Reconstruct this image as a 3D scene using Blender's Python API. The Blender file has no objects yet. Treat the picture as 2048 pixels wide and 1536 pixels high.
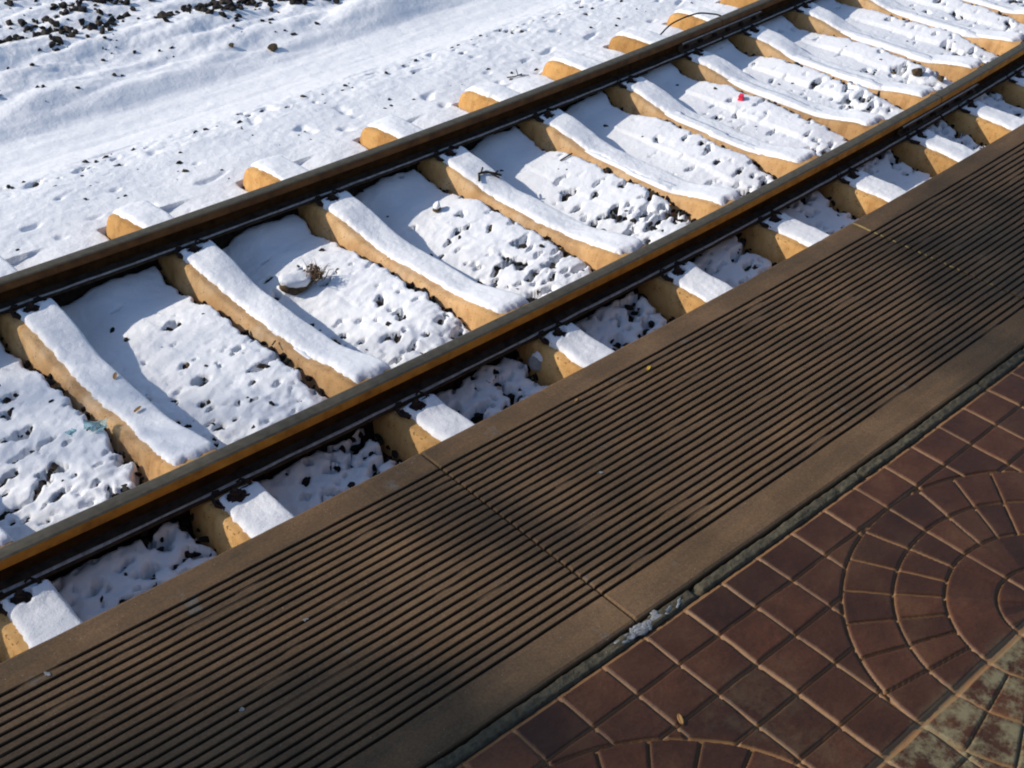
import bpy, bmesh, math, random
import numpy as np
from mathutils import Vector, Matrix

sc = bpy.context.scene
# ------------------------------------------------------------------ camera
cam_d = bpy.data.cameras.new("camera")
cam = bpy.data.objects.new("camera", cam_d)
sc.collection.objects.link(cam)
cam.matrix_world = Matrix(((0.703926, 0.395449, -0.590007, -4.801662),
                           (-0.709209, 0.436779, -0.553396, -3.702764),
                           (0.038863, 0.807988, 0.587916, 2.813868),
                           (0, 0, 0, 1)))
cam_d.sensor_width = 36.0
cam_d.lens = 45.5083
cam_d.clip_start = 0.05
cam_d.clip_end = 2000
sc.camera = cam
# ------------------------------------------------------------------ light
SUN_EL = math.radians(29.5)
SUN_AZ = math.radians(135.0)          # direction towards the sun, from +X anticlockwise
world = bpy.data.worlds.new("World")
sc.world = world
world.use_nodes = True
wn = world.node_tree.nodes
bg = wn["Background"]
sky = wn.new("ShaderNodeTexSky")
sky.sky_type = 'NISHITA'
sky.sun_disc = False
sky.sun_elevation = SUN_EL
sky.sun_rotation = math.radians(-45.0)
sky.air_density = 1.0
sky.dust_density = 0.6
sky.ozone_density = 2.5
world.node_tree.links.new(sky.outputs[0], bg.inputs[0])
bg.inputs[1].default_value = 0.135
sun_d = bpy.data.lights.new("sun", 'SUN')
sun_d.energy = 3.8
sun_d.angle = math.radians(0.53)
sun_d.color = (1.0, 0.93, 0.82)
sun = bpy.data.objects.new("sun", sun_d)
sc.collection.objects.link(sun)
to_sun = Vector((math.cos(SUN_EL) * math.cos(SUN_AZ), math.cos(SUN_EL) * math.sin(SUN_AZ), math.sin(SUN_EL)))
sun.rotation_euler = to_sun.to_track_quat('Z', 'Y').to_euler()
sun.location = to_sun * 30
sc.view_settings.view_transform = 'Standard'
sc.view_settings.look = 'None'
sc.view_settings.exposure = 0.12
sc.view_settings.gamma = 1.0
sc.cycles.filter_width = 2.0

# ------------------------------------------------------------------ curved track space
R = 52.941165          # radius of the bend; the centre lies on the far side
S0, T0 = 9.0, 9.0      # beyond these the mapping runs straight on
def W(s, t, z):
    s = np.asarray(s, float); t = np.asarray(t, float); z = np.asarray(z, float)
    s, t, z = np.broadcast_arrays(s, t, z)
    sc_ = np.clip(s, -S0, S0); tc = np.minimum(t, T0)
    a = sc_ / R
    x = (R - tc) * np.sin(a) + (s - sc_) * np.cos(a)
    y = R - (R - tc) * np.cos(a) + (s - sc_) * np.sin(a) + (t - tc)
    return np.stack([x, y, z], -1)
def WV(s, t, z):
    return Vector(W(s, t, z).tolist())
def frame(s, t, z, extra=0.0):
    """matrix of a local frame on the track: x along it, y across it, z up"""
    return Matrix.Translation(WV(s, t, z)) @ Matrix.Rotation(s / R + extra, 4, 'Z')

# ------------------------------------------------------------------ noise
_rs = np.random.RandomState(7)
_perm = _rs.permutation(512)
_gr = _rs.uniform(0, 2 * np.pi, 512)
_gx, _gy = np.cos(_gr), np.sin(_gr)
def gn(x, y, seed=0):
    x = np.asarray(x, float) + seed * 17.31; y = np.asarray(y, float) + seed * 9.77
    x, y = np.broadcast_arrays(x, y)
    xi = np.floor(x).astype(int); yi = np.floor(y).astype(int)
    xf = x - xi; yf = y - yi
    u = xf * xf * xf * (xf * (xf * 6 - 15) + 10); v = yf * yf * yf * (yf * (yf * 6 - 15) + 10)
    def g(ix, iy, fx, fy):
        h = _perm[(_perm[ix & 511] + iy) & 511]
        return _gx[h] * fx + _gy[h] * fy
    a = g(xi, yi, xf, yf); b = g(xi + 1, yi, xf - 1, yf)
    c = g(xi, yi + 1, xf, yf - 1); d = g(xi + 1, yi + 1, xf - 1, yf - 1)
    return (a * (1 - u) + b * u) * (1 - v) + (c * (1 - u) + d * u) * v * 1.0
def fb(x, y, seed=0, o=3):
    r = 0; a = 1.0
    for i in range(o):
        r = r + a * gn(np.asarray(x) * 2 ** i, np.asarray(y) * 2 ** i, seed + i * 3); a *= 0.5
    return r
def sstep(a, b, x):
    k = np.clip((x - a) / (b - a), 0, 1)
    return k * k * (3 - 2 * k)

# ------------------------------------------------------------------ object helpers
COL = sc.collection
def link(o, parent=None):
    COL.objects.link(o)
    if parent is not None: o.parent = parent
    return o
def tag(o, label=None, cat=None, group=None, kind=None):
    if label: o["label"] = label
    if cat: o["category"] = cat
    if group: o["group"] = group
    if kind: o["kind"] = kind
    return o
def empty(name, m):
    o = bpy.data.objects.new(name, None)
    o.empty_display_size = 0.05
    COL.objects.link(o); o.matrix_world = m
    return o
def mesh_np(name, V, F, mats, parent=None, smooth=True, mi=None):
    """fast mesh from arrays; F is an (n,4) or (n,3) array"""
    me = bpy.data.meshes.new(name)
    V = np.ascontiguousarray(V, dtype=np.float32).reshape(-1, 3); F = np.ascontiguousarray(F, dtype=np.int32)
    n, k = F.shape
    me.vertices.add(len(V)); me.vertices.foreach_set("co", V.ravel())
    me.loops.add(n * k); me.loops.foreach_set("vertex_index", F.ravel())
    me.polygons.add(n); me.polygons.foreach_set("loop_start", np.arange(0, n * k, k, dtype=np.int32))
    try: me.polygons.foreach_set("loop_total", np.full(n, k, dtype=np.int32))
    except Exception: pass
    for m in (mats if isinstance(mats, (list, tuple)) else [mats]): me.materials.append(m)
    if mi is not None: me.polygons.foreach_set("material_index", np.asarray(mi, dtype=np.int32))
    me.polygons.foreach_set("use_smooth", np.full(n, bool(smooth)))
    me.update(calc_edges=True); me.validate()
    o = bpy.data.objects.new(name, me)
    return link(o, parent)
def grid_faces(n, m):
    i = np.arange(n * m).reshape(n, m)
    return np.stack([i[:-1, :-1].ravel(), i[1:, :-1].ravel(), i[1:, 1:].ravel(), i[:-1, 1:].ravel()], -1)
def attr(o, name, vals):
    a = o.data.attributes.new(name, 'FLOAT', 'POINT')
    a.data.foreach_set("value", np.ascontiguousarray(vals, dtype=np.float32).ravel())
def bm_obj(name, bm, mat, parent=None, smooth=False):
    me = bpy.data.meshes.new(name)
    bmesh.ops.recalc_face_normals(bm, faces=bm.faces)
    bm.to_mesh(me); bm.free()
    for m in (mat if isinstance(mat, (list, tuple)) else [mat]): me.materials.append(m)
    if smooth:
        for p in me.polygons: p.use_smooth = True
    o = bpy.data.objects.new(name, me)
    return link(o, parent)
def tube(bm, pts, r, n=7, cap=True):
    pts = [Vector(p) for p in pts]
    rr = r if isinstance(r, (list, tuple)) else [r] * len(pts)
    rings = []; ref = None
    for i, p in enumerate(pts):
        d = (pts[min(i + 1, len(pts) - 1)] - pts[max(i - 1, 0)]).normalized()
        if ref is None:
            ref = d.orthogonal().normalized()
        ref = (ref - d * ref.dot(d)).normalized()
        b = d.cross(ref)
        rings.append([bm.verts.new(p + (ref * math.cos(k * 2 * math.pi / n) + b * math.sin(k * 2 * math.pi / n)) * rr[i]) for k in range(n)])
    for i in range(len(rings) - 1):
        for k in range(n):
            bm.faces.new((rings[i][k], rings[i][(k + 1) % n], rings[i + 1][(k + 1) % n], rings[i + 1][k]))
    if cap:
        bm.faces.new(rings[0][::-1]); bm.faces.new(rings[-1])
def prism(bm, n, r, z0, z1, c=(0, 0), cham=0.0):
    lo, hi, hh = [], [], []
    for k in range(n):
        a = 2 * math.pi * (k + .5) / n
        x, y = math.cos(a), math.sin(a)
        lo.append(bm.verts.new((c[0] + x * r, c[1] + y * r, z0)))
        hi.append(bm.verts.new((c[0] + x * r, c[1] + y * r, z1 - cham)))
        hh.append(bm.verts.new((c[0] + x * (r - cham), c[1] + y * (r - cham), z1)))
    for k in range(n):
        j = (k + 1) % n
        bm.faces.new((lo[k], lo[j], hi[j], hi[k])); bm.faces.new((hi[k], hi[j], hh[j], hh[k]))
    bm.faces.new(hh); bm.faces.new(lo[::-1])

# ------------------------------------------------------------------ materials
def newmat(name):
    m = bpy.data.materials.new(name); m.use_nodes = True
    nt = m.node_tree
    return m, nt, nt.nodes["Principled BSDF"]
def nnode(nt, t, **kw):
    n = nt.nodes.new(t)
    for k, v in kw.items(): setattr(n, k, v)
    return n
def coords(nt):
    return nnode(nt, "ShaderNodeTexCoord").outputs["Object"]
def noise(nt, vec, scale, detail=4, rough=0.55, stretch=None):
    if stretch:
        mp = nnode(nt, "ShaderNodeMapping"); mp.inputs["Scale"].default_value = stretch
        nt.links.new(vec, mp.inputs[0]); vec = mp.outputs[0]
    n = nnode(nt, "ShaderNodeTexNoise")
    n.inputs["Scale"].default_value = scale; n.inputs["Detail"].default_value = detail; n.inputs["Roughness"].default_value = rough
    nt.links.new(vec, n.inputs["Vector"])
    return n.outputs["Fac"]
def ramp(nt, fac, stops):
    r = nnode(nt, "ShaderNodeValToRGB")
    e = r.color_ramp.elements
    while len(e) < len(stops): e.new(0.5)
    for k, (p, c) in enumerate(stops):
        e[k].position = p; e[k].color = (*c, 1) if len(c) == 3 else c
    nt.links.new(fac, r.inputs[0])
    return r.outputs[0]
def mix(nt, fac, a, b, mode='MIX'):
    n = nnode(nt, "ShaderNodeMix", data_type='RGBA', blend_type=mode)
    if isinstance(fac, (int, float)): n.inputs[0].default_value = fac
    else: nt.links.new(fac, n.inputs[0])
    for i, v in ((6, a), (7, b)):
        if isinstance(v, tuple): n.inputs[i].default_value = (*v, 1) if len(v) == 3 else v
        else: nt.links.new(v, n.inputs[i])
    return n.outputs[2]
def bump(nt, bs, h, strength=0.3, dist=0.01):
    b = nnode(nt, "ShaderNodeBump"); b.inputs["Strength"].default_value = strength; b.inputs["Distance"].default_value = dist
    nt.links.new(h, b.inputs["Height"]); nt.links.new(b.outputs[0], bs.inputs["Normal"])
def simple(name, stops, scale=20, rough=0.7, bst=0.3, bd=0.004, bscale=60, metal=0.0, spec=0.3, stretch=None):
    m, nt, bs = newmat(name)
    v = coords(nt)
    nt.links.new(ramp(nt, noise(nt, v, scale, 5, .6, stretch), stops), bs.inputs["Base Color"])
    bs.inputs["Roughness"].default_value = rough; bs.inputs["Metallic"].default_value = metal
    bs.inputs["Specular IOR Level"].default_value = spec
    if bst: bump(nt, bs, noise(nt, v, bscale, 5, .65), bst, bd)
    return m

def mat_snow(name, dirty):
    m, nt, bs = newmat(name)
    v = coords(nt)
    c = ramp(nt, noise(nt, v, 3.0, 5, .6), [(0.3, (.81, .81, .83)), (0.7, (.89, .885, .89))])
    # fine specks of soot and grit lying on the snow
    sp = ramp(nt, noise(nt, v, 85, 3, .6), [(0.0, (0, 0, 0)), (dirty, (0, 0, 0)), (dirty + .08, (1, 1, 1))])
    c = mix(nt, sp, c, (.42, .40, .42))
    nt.links.new(c, bs.inputs["Base Color"])
    bs.inputs["Roughness"].default_value = .65
    bs.inputs["Specular IOR Level"].default_value = .2
    h = nnode(nt, "ShaderNodeMath", operation='MULTIPLY_ADD'); h.inputs[1].default_value = 2.2
    nt.links.new(noise(nt, v, 28, 4, .6), h.inputs[0]); nt.links.new(noise(nt, v, 150, 5, .75), h.inputs[2])
    bump(nt, bs, h.outputs[0], .45, .006)
    return m
M_SNOW = mat_snow("snow", .70)
M_CAP = mat_snow("snow_on_sleeper", .69)

def mat_concrete():
    m, nt, bs = newmat("tan_concrete")
    v = coords(nt)
    c = ramp(nt, noise(nt, v, 7, 6, .62), [(.3, (.37, .205, .078)), (.5, (.46, .275, .115)), (.72, (.53, .36, .185))])
    oi = nnode(nt, "ShaderNodeObjectInfo")
    hs = nnode(nt, "ShaderNodeHueSaturation")
    mr = nnode(nt, "ShaderNodeMapRange"); mr.inputs[3].default_value = .84; mr.inputs[4].default_value = 1.16
    nt.links.new(oi.outputs["Random"], mr.inputs[0]); nt.links.new(mr.outputs[0], hs.inputs["Value"])
    nt.links.new(c, hs.inputs["Color"])
    st = ramp(nt, noise(nt, v, 24, 5, .7), [(.60, (0, 0, 0)), (.74, (1, 1, 1))])
    c2 = mix(nt, st, hs.outputs[0], (.20, .105, .035))
    sx = nnode(nt, "ShaderNodeSeparateXYZ"); nt.links.new(v, sx.inputs[0])
    ab = nnode(nt, "ShaderNodeMath", operation='ABSOLUTE'); nt.links.new(sx.outputs[1], ab.inputs[0])
    mp_ = nnode(nt, "ShaderNodeMapRange"); mp_.inputs[1].default_value = .25; mp_.inputs[2].default_value = .75
    nt.links.new(ab.outputs[0], mp_.inputs[0])
    tint = ramp(nt, mp_.outputs[0], [(0, (1.14, 1.20, 1.5)), (1, (1.12, 1.0, .78))])
    c2 = mix(nt, .8, c2, tint, 'MULTIPLY')
    # run-off streaks down the sides, different on every sleeper
    add = nnode(nt, "ShaderNodeVectorMath", operation='ADD'); cb = nnode(nt, "ShaderNodeCombineXYZ")
    ml = nnode(nt, "ShaderNodeMath", operation='MULTIPLY'); ml.inputs[1].default_value = 40
    nt.links.new(oi.outputs["Random"], ml.inputs[0]); nt.links.new(ml.outputs[0], cb.inputs[1])
    nt.links.new(v, add.inputs[0]); nt.links.new(cb.outputs[0], add.inputs[1])
    sk = ramp(nt, noise(nt, add.outputs[0], 16, 5, .65, (1, 1, .18)), [(.34, (.76, .70, .64)), (.5, (1.03, 1.03, 1.03)), (.7, (1.16, 1.16, 1.14))])
    c2 = mix(nt, .85, c2, sk, 'MULTIPLY')
    big = ramp(nt, noise(nt, add.outputs[0], 3.2, 5, .6), [(.3, (.84, .82, .80)), (.6, (1.12, 1.12, 1.12))])
    c2 = mix(nt, .8, c2, big, 'MULTIPLY')
    pits = ramp(nt, noise(nt, v, 95, 2, .5), [(.66, (0, 0, 0)), (.72, (1, 1, 1))])
    c2 = mix(nt, pits, c2, (.12, .08, .04))
    nt.links.new(c2, bs.inputs["Base Color"])
    bs.inputs["Roughness"].default_value = .85; bs.inputs["Specular IOR Level"].default_value = .15
    bump(nt, bs, noise(nt, v, 70, 6, .65), .35, .005)
    return m
M_CONC = mat_concrete()
M_STONE = None
def mat_stone():
    m, nt, bs = newmat("dark_ballast_stone")
    v = coords(nt)
    at = nnode(nt, "ShaderNodeAttribute"); at.attribute_name = "tone"
    c = ramp(nt, at.outputs["Fac"], [(0.0, (.010, .009, .008)), (.55, (.036, .028, .022)), (.8, (.085, .06, .04)), (1.0, (.20, .13, .075))])
    n2 = ramp(nt, noise(nt, v, 45, 5, .65), [(.3, (.55, .55, .55)), (.7, (1.3, 1.25, 1.2))])
    nt.links.new(mix(nt, 1.0, c, n2, 'MULTIPLY'), bs.inputs["Base Color"])
    bs.inputs["Roughness"].default_value = .8; bs.inputs["Specular IOR Level"].default_value = .25
    bump(nt, bs, noise(nt, v, 90, 5, .7), .5, .004)
    return m
M_STONE = mat_stone()
M_BED = simple("dark_ballast_bed", [(.3, (.010, .008, .007)), (.7, (.035, .027, .02))], 40, .95, .8, .015, 50, spec=.1)
M_STEELTOP = simple("worn_rail_top", [(.3, (.060, .052, .036)), (.7, (.105, .090, .064))], 30, .6, .1, .001, 200, .0, .25, (1, 1, 1))
M_HEAD = simple("orange_rail_rust", [(.25, (.20, .075, .008)), (.5, (.42, .165, .016)), (.75, (.55, .24, .03))], 14, .75, .3, .002, 120)
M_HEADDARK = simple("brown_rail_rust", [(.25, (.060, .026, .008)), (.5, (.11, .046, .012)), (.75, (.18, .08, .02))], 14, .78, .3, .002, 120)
M_WEB = simple("shaded_rail_rust", [(.3, (.020, .010, .004)), (.7, (.055, .025, .009))], 18, .9, .3, .002, 120, spec=.04)  # web rust, its colour darkened for the shade under the rail head
M_FOOT = simple("dusty_rail_foot", [(.3, (.02, .013, .009)), (.7, (.06, .042, .03))], 26, .9, .3, .002, 120, spec=.08)
M_FROST = simple("dusted_frost", [(.3, (.20, .175, .155)), (.65, (.42, .385, .36))], 40, .8, .5, .004, 150)
M_CLIP = simple("rusty_clip_steel", [(.3, (.012, .008, .006)), (.7, (.040, .018, .011))], 60, .75, .3, .002, 200)
M_PLATE = simple("fishplate_steel", [(.3, (.03, .02, .013)), (.7, (.08, .05, .03))], 25, .7, .3, .002, 120, .2)

def mat_slab():
    m, nt, bs = newmat("brown_platform_slab")
    v = coords(nt)
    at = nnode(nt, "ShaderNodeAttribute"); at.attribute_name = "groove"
    c = ramp(nt, noise(nt, v, 3.2, 6, .6), [(.28, (.090, .058, .032)), (.5, (.132, .081, .044)), (.75, (.185, .113, .062))])
    streak = ramp(nt, noise(nt, v, 10, 5, .6, (.25, 2.2, 1)), [(.3, (.72, .74, .78)), (.7, (1.25, 1.15, 1.02))])
    c = mix(nt, .8, c, streak, 'MULTIPLY')
    grit = ramp(nt, noise(nt, v, 170, 3, .6), [(.3, (.72, .72, .72)), (.7, (1.25, 1.25, 1.22))])
    c = mix(nt, .8, c, grit, 'MULTIPLY')
    pale = ramp(nt, noise(nt, v, 9, 6, .7), [(.64, (0, 0, 0)), (.76, (1, 1, 1))])
    c = mix(nt, pale, c, (.14, .135, .12))
    fl = ramp(nt, noise(nt, v, 210, 2, .5), [(.735, (0, 0, 0)), (.76, (1, 1, 1))])
    c = mix(nt, fl, c, (.34, .31, .26))
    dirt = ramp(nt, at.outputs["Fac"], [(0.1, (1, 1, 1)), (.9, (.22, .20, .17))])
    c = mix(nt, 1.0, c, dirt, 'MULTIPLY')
    nt.links.new(c, bs.inputs["Base Color"])
    bs.inputs["Roughness"].default_value = .82; bs.inputs["Specular IOR Level"].default_value = .2
    bump(nt, bs, noise(nt, v, 150, 6, .7), .35, .003)
    return m
M_SLAB = mat_slab()
def mat_tile():
    m, nt, bs = newmat("red_paving")
    v = coords(nt)
    at = nnode(nt, "ShaderNodeAttribute"); at.attribute_name = "groove"
    cell = nnode(nt, "ShaderNodeAttribute"); cell.attribute_name = "cell"
    wear = nnode(nt, "ShaderNodeAttribute"); wear.attribute_name = "wear"
    c = ramp(nt, noise(nt, v, 6, 6, .6), [(.28, (.033, .0118, .0050)), (.5, (.060, .0212, .0085)), (.75, (.096, .043, .018))])
    cc = ramp(nt, cell.outputs["Fac"], [(0, (.62, .62, .62)), (.5, (1, 1, 1)), (1, (1.32, 1.28, 1.24))])
    c = mix(nt, 1.0, c, cc, 'MULTIPLY')
    grit = ramp(nt, noise(nt, v, 160, 4, .65), [(.3, (.75, .75, .75)), (.7, (1.22, 1.22, 1.22))])
    c = mix(nt, 1.0, c, grit, 'MULTIPLY')
    gro = ramp(nt, at.outputs["Fac"], [(.15, (0, 0, 0)), (.6, (1, 1, 1))])
    c = mix(nt, gro, c, (.24, .125, .054))
    wn_ = ramp(nt, noise(nt, v, 17, 6, .75), [(.44, (0, 0, 0)), (.60, (1, 1, 1))])
    wf = nnode(nt, "ShaderNodeMath", operation='MULTIPLY')
    nt.links.new(wn_, wf.inputs[0]); nt.links.new(wear.outputs["Fac"], wf.inputs[1])
    c = mix(nt, wf.outputs[0], c, (.20, .165, .088))
    nt.links.new(c, bs.inputs["Base Color"])
    bs.inputs["Roughness"].default_value = .55; bs.inputs["Specular IOR Level"].default_value = .30
    bump(nt, bs, noise(nt, v, 120, 6, .7), .35, .004)
    return m
M_TILE = mat_tile()
M_MORTAR = simple("grey_mortar", [(.3, (.038, .031, .018)), (.7, (.125, .105, .066))], 45, .9, .8, .01, 90)
M_FACE = simple("platform_wall_concrete", [(.3, (.10, .075, .05)), (.7, (.2, .15, .10))], 8, .9, .4, .006, 60)
M_ICE = simple("dirty_ice", [(.3, (.10, .10, .10)), (.7, (.34, .34, .34))], 50, .5, .5, .006, 80)
M_GREYROCK = simple("grey_broken_concrete", [(.3, (.20, .20, .19)), (.7, (.38, .37, .35))], 30, .9, .5, .006, 70)
M_BROWNROCK = simple("brown_rock", [(.3, (.04, .028, .016)), (.7, (.14, .095, .05))], 30, .9, .6, .008, 60)
M_RED = simple("pinkish_red_wrapper", [(.3, (.75, .015, .05)), (.7, (.95, .05, .10))], 30, .5, .2, .003, 60)
M_DRED = simple("dark_red_scrap", [(.3, (.16, .008, .01)), (.7, (.30, .02, .02))], 40, .6, .2, .003, 60)
M_TWIG = simple("dark_twig_bark", [(.3, (.012, .009, .007)), (.7, (.035, .025, .018))], 60, .85, .4, .002, 120)
M_STRAW = simple("dry_grass", [(.3, (.09, .055, .03)), (.7, (.24, .15, .085))], 40, .8, 0)
M_LEAF = simple("dead_leaf", [(.3, (.30, .15, .045)), (.7, (.50, .29, .10))], 60, .7, .3, .002, 120)
M_YLEAF = simple("yellow_leaf", [(.3, (.50, .30, .03)), (.7, (.70, .45, .06))], 60, .6, .3, .002, 120)
M_WIRE = simple("black_cable_sheath", [(.3, (.008, .008, .008)), (.7, (.02, .018, .016))], 60, .6, 0)
def mat_shard():
    m, nt, bs = newmat("clear_bluish_plastic")
    bs.inputs["Base Color"].default_value = (.62, .86, .88, 1)
    bs.inputs["Roughness"].default_value = .15
    bs.inputs["Transmission Weight"].default_value = .75
    bs.inputs["IOR"].default_value = 1.4
    v = coords(nt); bump(nt, bs, noise(nt, v, 40, 3), .4, .01)
    return m
M_SHARD = mat_shard()

# ------------------------------------------------------------------ measured places
ZB = -0.117                # underside of the rails (rail tops are at 0)
ZSEAT = ZB - 0.008         # concrete at the rail seat
RT = 0.7525                # rail centre lines at t = -RT and +RT
ZG = -0.228                # snow between the sleepers
ZP = 0.6037                # platform top
# along-track position of each sleeper at its near (t=-0.6) and far (t=1.25) end
SL = [(-3.725, -3.76), (-2.975, -2.995), (-2.20, -2.233), (-1.462, -1.46), (-.718, -.70), (-.005, .034),
      (.668, .745), (1.335, 1.365), (1.915, 1.98), (2.525, 2.60), (3.135, 3.22), (3.76, 3.85), (4.39, 4.48)]
def sl_s(k, t):
    a, b = SL[k]
    return a + (b - a) * (t + .6) / 1.85
def sl_top(t):
    """concrete top of a sleeper along its length"""
    u = np.abs(t)
    waist = 1 - sstep(.22, .58, u)
    z = ZSEAT - .057 * waist - .012 * sstep(1.02, 1.25, u)
    return z - .03 * np.clip((u - 1.19) / .06, 0, 1) ** 2
def sl_hw(t):
    u = np.abs(t)
    return .096 - .012 * (1 - sstep(.22, .58, u))

# ------------------------------------------------------------------ snow and ballast ground
def axis(lo, hi, f, far, g=1.25):
    """spacing from function f inside [lo,hi], growing geometrically to +-far outside"""
    a = [lo]
    while a[-1] < hi: a.append(a[-1] + f(a[-1]))
    d = f(a[-1]); up = []
    p = a[-1]
    while p < far: d *= g; p += d; up.append(p)
    d = f(lo); dn = []
    p = lo
    while p > -far: d *= g; p -= d; dn.append(p)
    return np.array(dn[::-1] + a + up)
AS = axis(-4.7, 4.6, lambda s: .0085 + .0016 * max(0, s + 2.5), 320)
AT = axis(-1.9, 4.9, lambda t: .0085 if t < 2 else .0125, 320)
S, T = np.meshgrid(AS, AT, indexing='ij')
core = (np.abs(S) < 7) & (T > -3) & (T < 6.5)
edge = sstep(6.9, 5.0, np.abs(S)) * sstep(6.2, 5.0, T) * sstep(-2.6, -1.95, T)

base = np.interp(T, [-400, -2.2, -1.7, -.9, 0, 1.3, 1.75, 1.95, 2.2, 2.55, 2.8, 3.2, 4.0, 5.0, 400],
                 [-.26, -.26, -.25, -.235, -.228, -.228, -.225, -.24, -.29, -.315, -.30, -.28, -.25, -.22, -.22])
base = base + .045 * sstep(1.9, 2.6, T) * fb(S * .5, T * .8, 4, 2) * edge
ridge = sstep(2.45, 2.9, T) * edge
wp = T + .12 * gn(S * .9, T * .9, 31) + .10 * S * .2
base = base + ridge * (.17 * np.abs(gn(S * .45, wp * 1.7, 5)) + .085 * np.abs(gn(S * .9, wp * 3.8, 6)) + .02 * gn(S * 4, wp * 8, 8))
base = base + edge * .030 * sstep(-1.6, 1.6, S) * sstep(1.4, 1.1, T)
for rt in (-RT, RT): base = base + edge * .050 * np.exp(-((T - rt - .01) / .105) ** 2)
base = base + edge * sstep(1.9, 2.2, T) * (.006 * gn(S * .35, T * 7, 111) + .0025 * gn(S * 1.2, T * 20, 112) + .004 * gn(S * 9, T * 14, 113))
SNOW_BASE = base.copy()

zone_t = [-1.9, -1.75, -1.3, -.9, -.6, -.35, -.1, .2, .45, .66, .86, 1.2, 1.6, 1.80, 1.88, 1.96, 2.15, 2.65, 2.9, 3.15, 3.6, 6]
zone_v = [.25, .21, .17, .23, .24, .27, .33, .42, .49, .54, .60, .66, .68, .58, .40, .60, 1.4, 1.4, .8, .62, .55, .55]
thr = np.interp(T, zone_t, zone_v)
# clear drifts in the bays' left halves, rougher near the near rail; bays to the right are rougher
wx = S + .022 * gn(S / .06, T / .06, 101) + .012 * gn(S / .025, T / .025, 102); wy = T + .020 * gn(S / .06, T / .06, 103) + .012 * gn(S / .025, T / .025, 104)
bn = np.maximum(gn(wx / .098, wy / .056, 11) + .01, gn(wx / .046, wy / .032, 12) - .10)
bare = bn - thr - .22 * gn(S * 2.3, T * 2.6, 13) - .03 * sstep(-1.4, .6, S) * (np.abs(T) < .7) - .04 * sstep(.5, -2.5, S) * (np.abs(T) < .7)
k_d = np.full_like(S, 9.0); k_sg = np.full_like(S, 9.0)
for k in range(len(SL)):
    d = S - sl_s(k, T)
    m = np.abs(d) < np.abs(k_sg); k_sg = np.where(m, d, k_sg)
on_sl = (np.abs(T) < 1.27)
hwg = sl_hw(T) + .030
gapw = .004 + .040 * np.clip(.5 + 1.2 * gn(S * 2.3, T * 9, 14) + .6 * gn(S * 3, T * 22, 15), 0, 1.3) * np.interp(T, [-1.3, -.6, -.2, .6, 1.3], [1.1, 1.35, 1.0, .75, .25])
gap = np.where(on_sl, np.clip((k_sg + hwg + gapw) / .008, -3, 3) * np.where(k_sg < 0, 1, -1), -3)
bare = np.maximum(bare, np.where(on_sl & (k_sg < 0), .09 * gap, -3))
for rt in (-RT, RT):
    d = T - rt
    w0 = .012 - .040 * (gn(S * 4, S * 0 + rt, 16) + .7 * gn(S * 15, S * 0 + rt, 17)); w1 = .13 + .02 * gn(S * 11, S * 0 + rt, 18)
    bare = np.maximum(bare, np.minimum((d - w0) / .05, (w1 - d) / .05) * .3)
bare = np.where(core, bare, -1.0) * edge - (1 - edge)
bare = bare - 1.5 * sstep(.075, .06, np.abs(k_sg)) * on_sl    # nothing special under the sleepers

# relief of the snow: pillows over the stones
rough = np.interp(T, [-1.8, -.9, -.5, 0, .5, 1.2, 1.7, 1.9, 2.1, 2.6, 3, 6], [.9, .9, 1.1, .75, .4, .30, .42, .7, .05, .10, .5, .6])
rough = rough * (.75 + .5 * gn(S * .9, T * 1.1, 19) - .60 * sstep(-1.8, .4, S) * (T < 1))
pill = np.maximum(0, .25 - np.abs(gn(S / .066, T / .058, 21))) * .02 + .012 * gn(S / .058, T / .05, 22) + .012 * gn(S / .14, T / .12, 23) + .004 * gn(S / .025, T / .025, 24)
snow = base + edge * (rough * pill * 1.0 * (1 + .35 * sstep(-.15, -.45, T) * (T > -.75)) + .016 * gn(S / .45, T / .3, 25) * (np.abs(T) < 2))
snow = snow - on_sl * edge * .042 * sstep(.40, .17, k_sg) * (k_sg > 0) * sstep(2.6, -1.2, S) * np.interp(T, [-1.3, -.8, -.6, 1, 1.3], [.3, .4, 1, 1, .6])
snow = snow + on_sl * edge * .042 * sstep(-.42, -.14, k_sg) * (k_sg < 0) * sstep(.60, .25, np.abs(T))
# shallow footprints / melt hollows on the shoulder
snow = snow - .02 * sstep(.30, .55, gn(S / .16, T / .10, 27)) * ((T > 1.25) & (T < 1.95)) * edge
snow = snow + .050 * np.exp(-(((S + 2.035) / .085) ** 2 + ((T - .30) / .055) ** 2))
edge_soft = sstep(-.10, .0, bare)
hole = sstep(-.015, .045, bare)
snow_h = snow - .008 * edge_soft - .085 * hole
o = mesh_np("snow_ground", W(S, T, snow_h), grid_faces(len(AS), len(AT)), M_SNOW)
tag(o, kind="structure")

bi = slice(None, None, 3)
cs, ct = AS[(AS > -6.5) & (AS < 6.5)][::4], AT[(AT > -2.4) & (AT < 2.3)][::3]
BS, BT = np.meshgrid(cs, ct, indexing='ij')
bedz = np.interp(BT, AT, np.interp(AT, [-400, -1.7, 0, 1.7, 2.0, 2.4, 400], [-.29, -.285, -.28, -.275, -.32, -.50, -.50])) + .012 * gn(BS / .05, BT / .05, 41) + .172 * np.exp(-(np.minimum(np.abs(BT - RT - .055), np.abs(BT + RT - .055)) / .045) ** 2)
o = mesh_np("ballast_bed", W(BS, BT, bedz), grid_faces(len(cs), len(ct)), M_BED)
tag(o, kind="structure")

def sample(arr, s, t):
    i = np.clip(np.searchsorted(AS, s) - 1, 0, len(AS) - 2); j = np.clip(np.searchsorted(AT, t) - 1, 0, len(AT) - 2)
    return arr[i, j]

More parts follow.
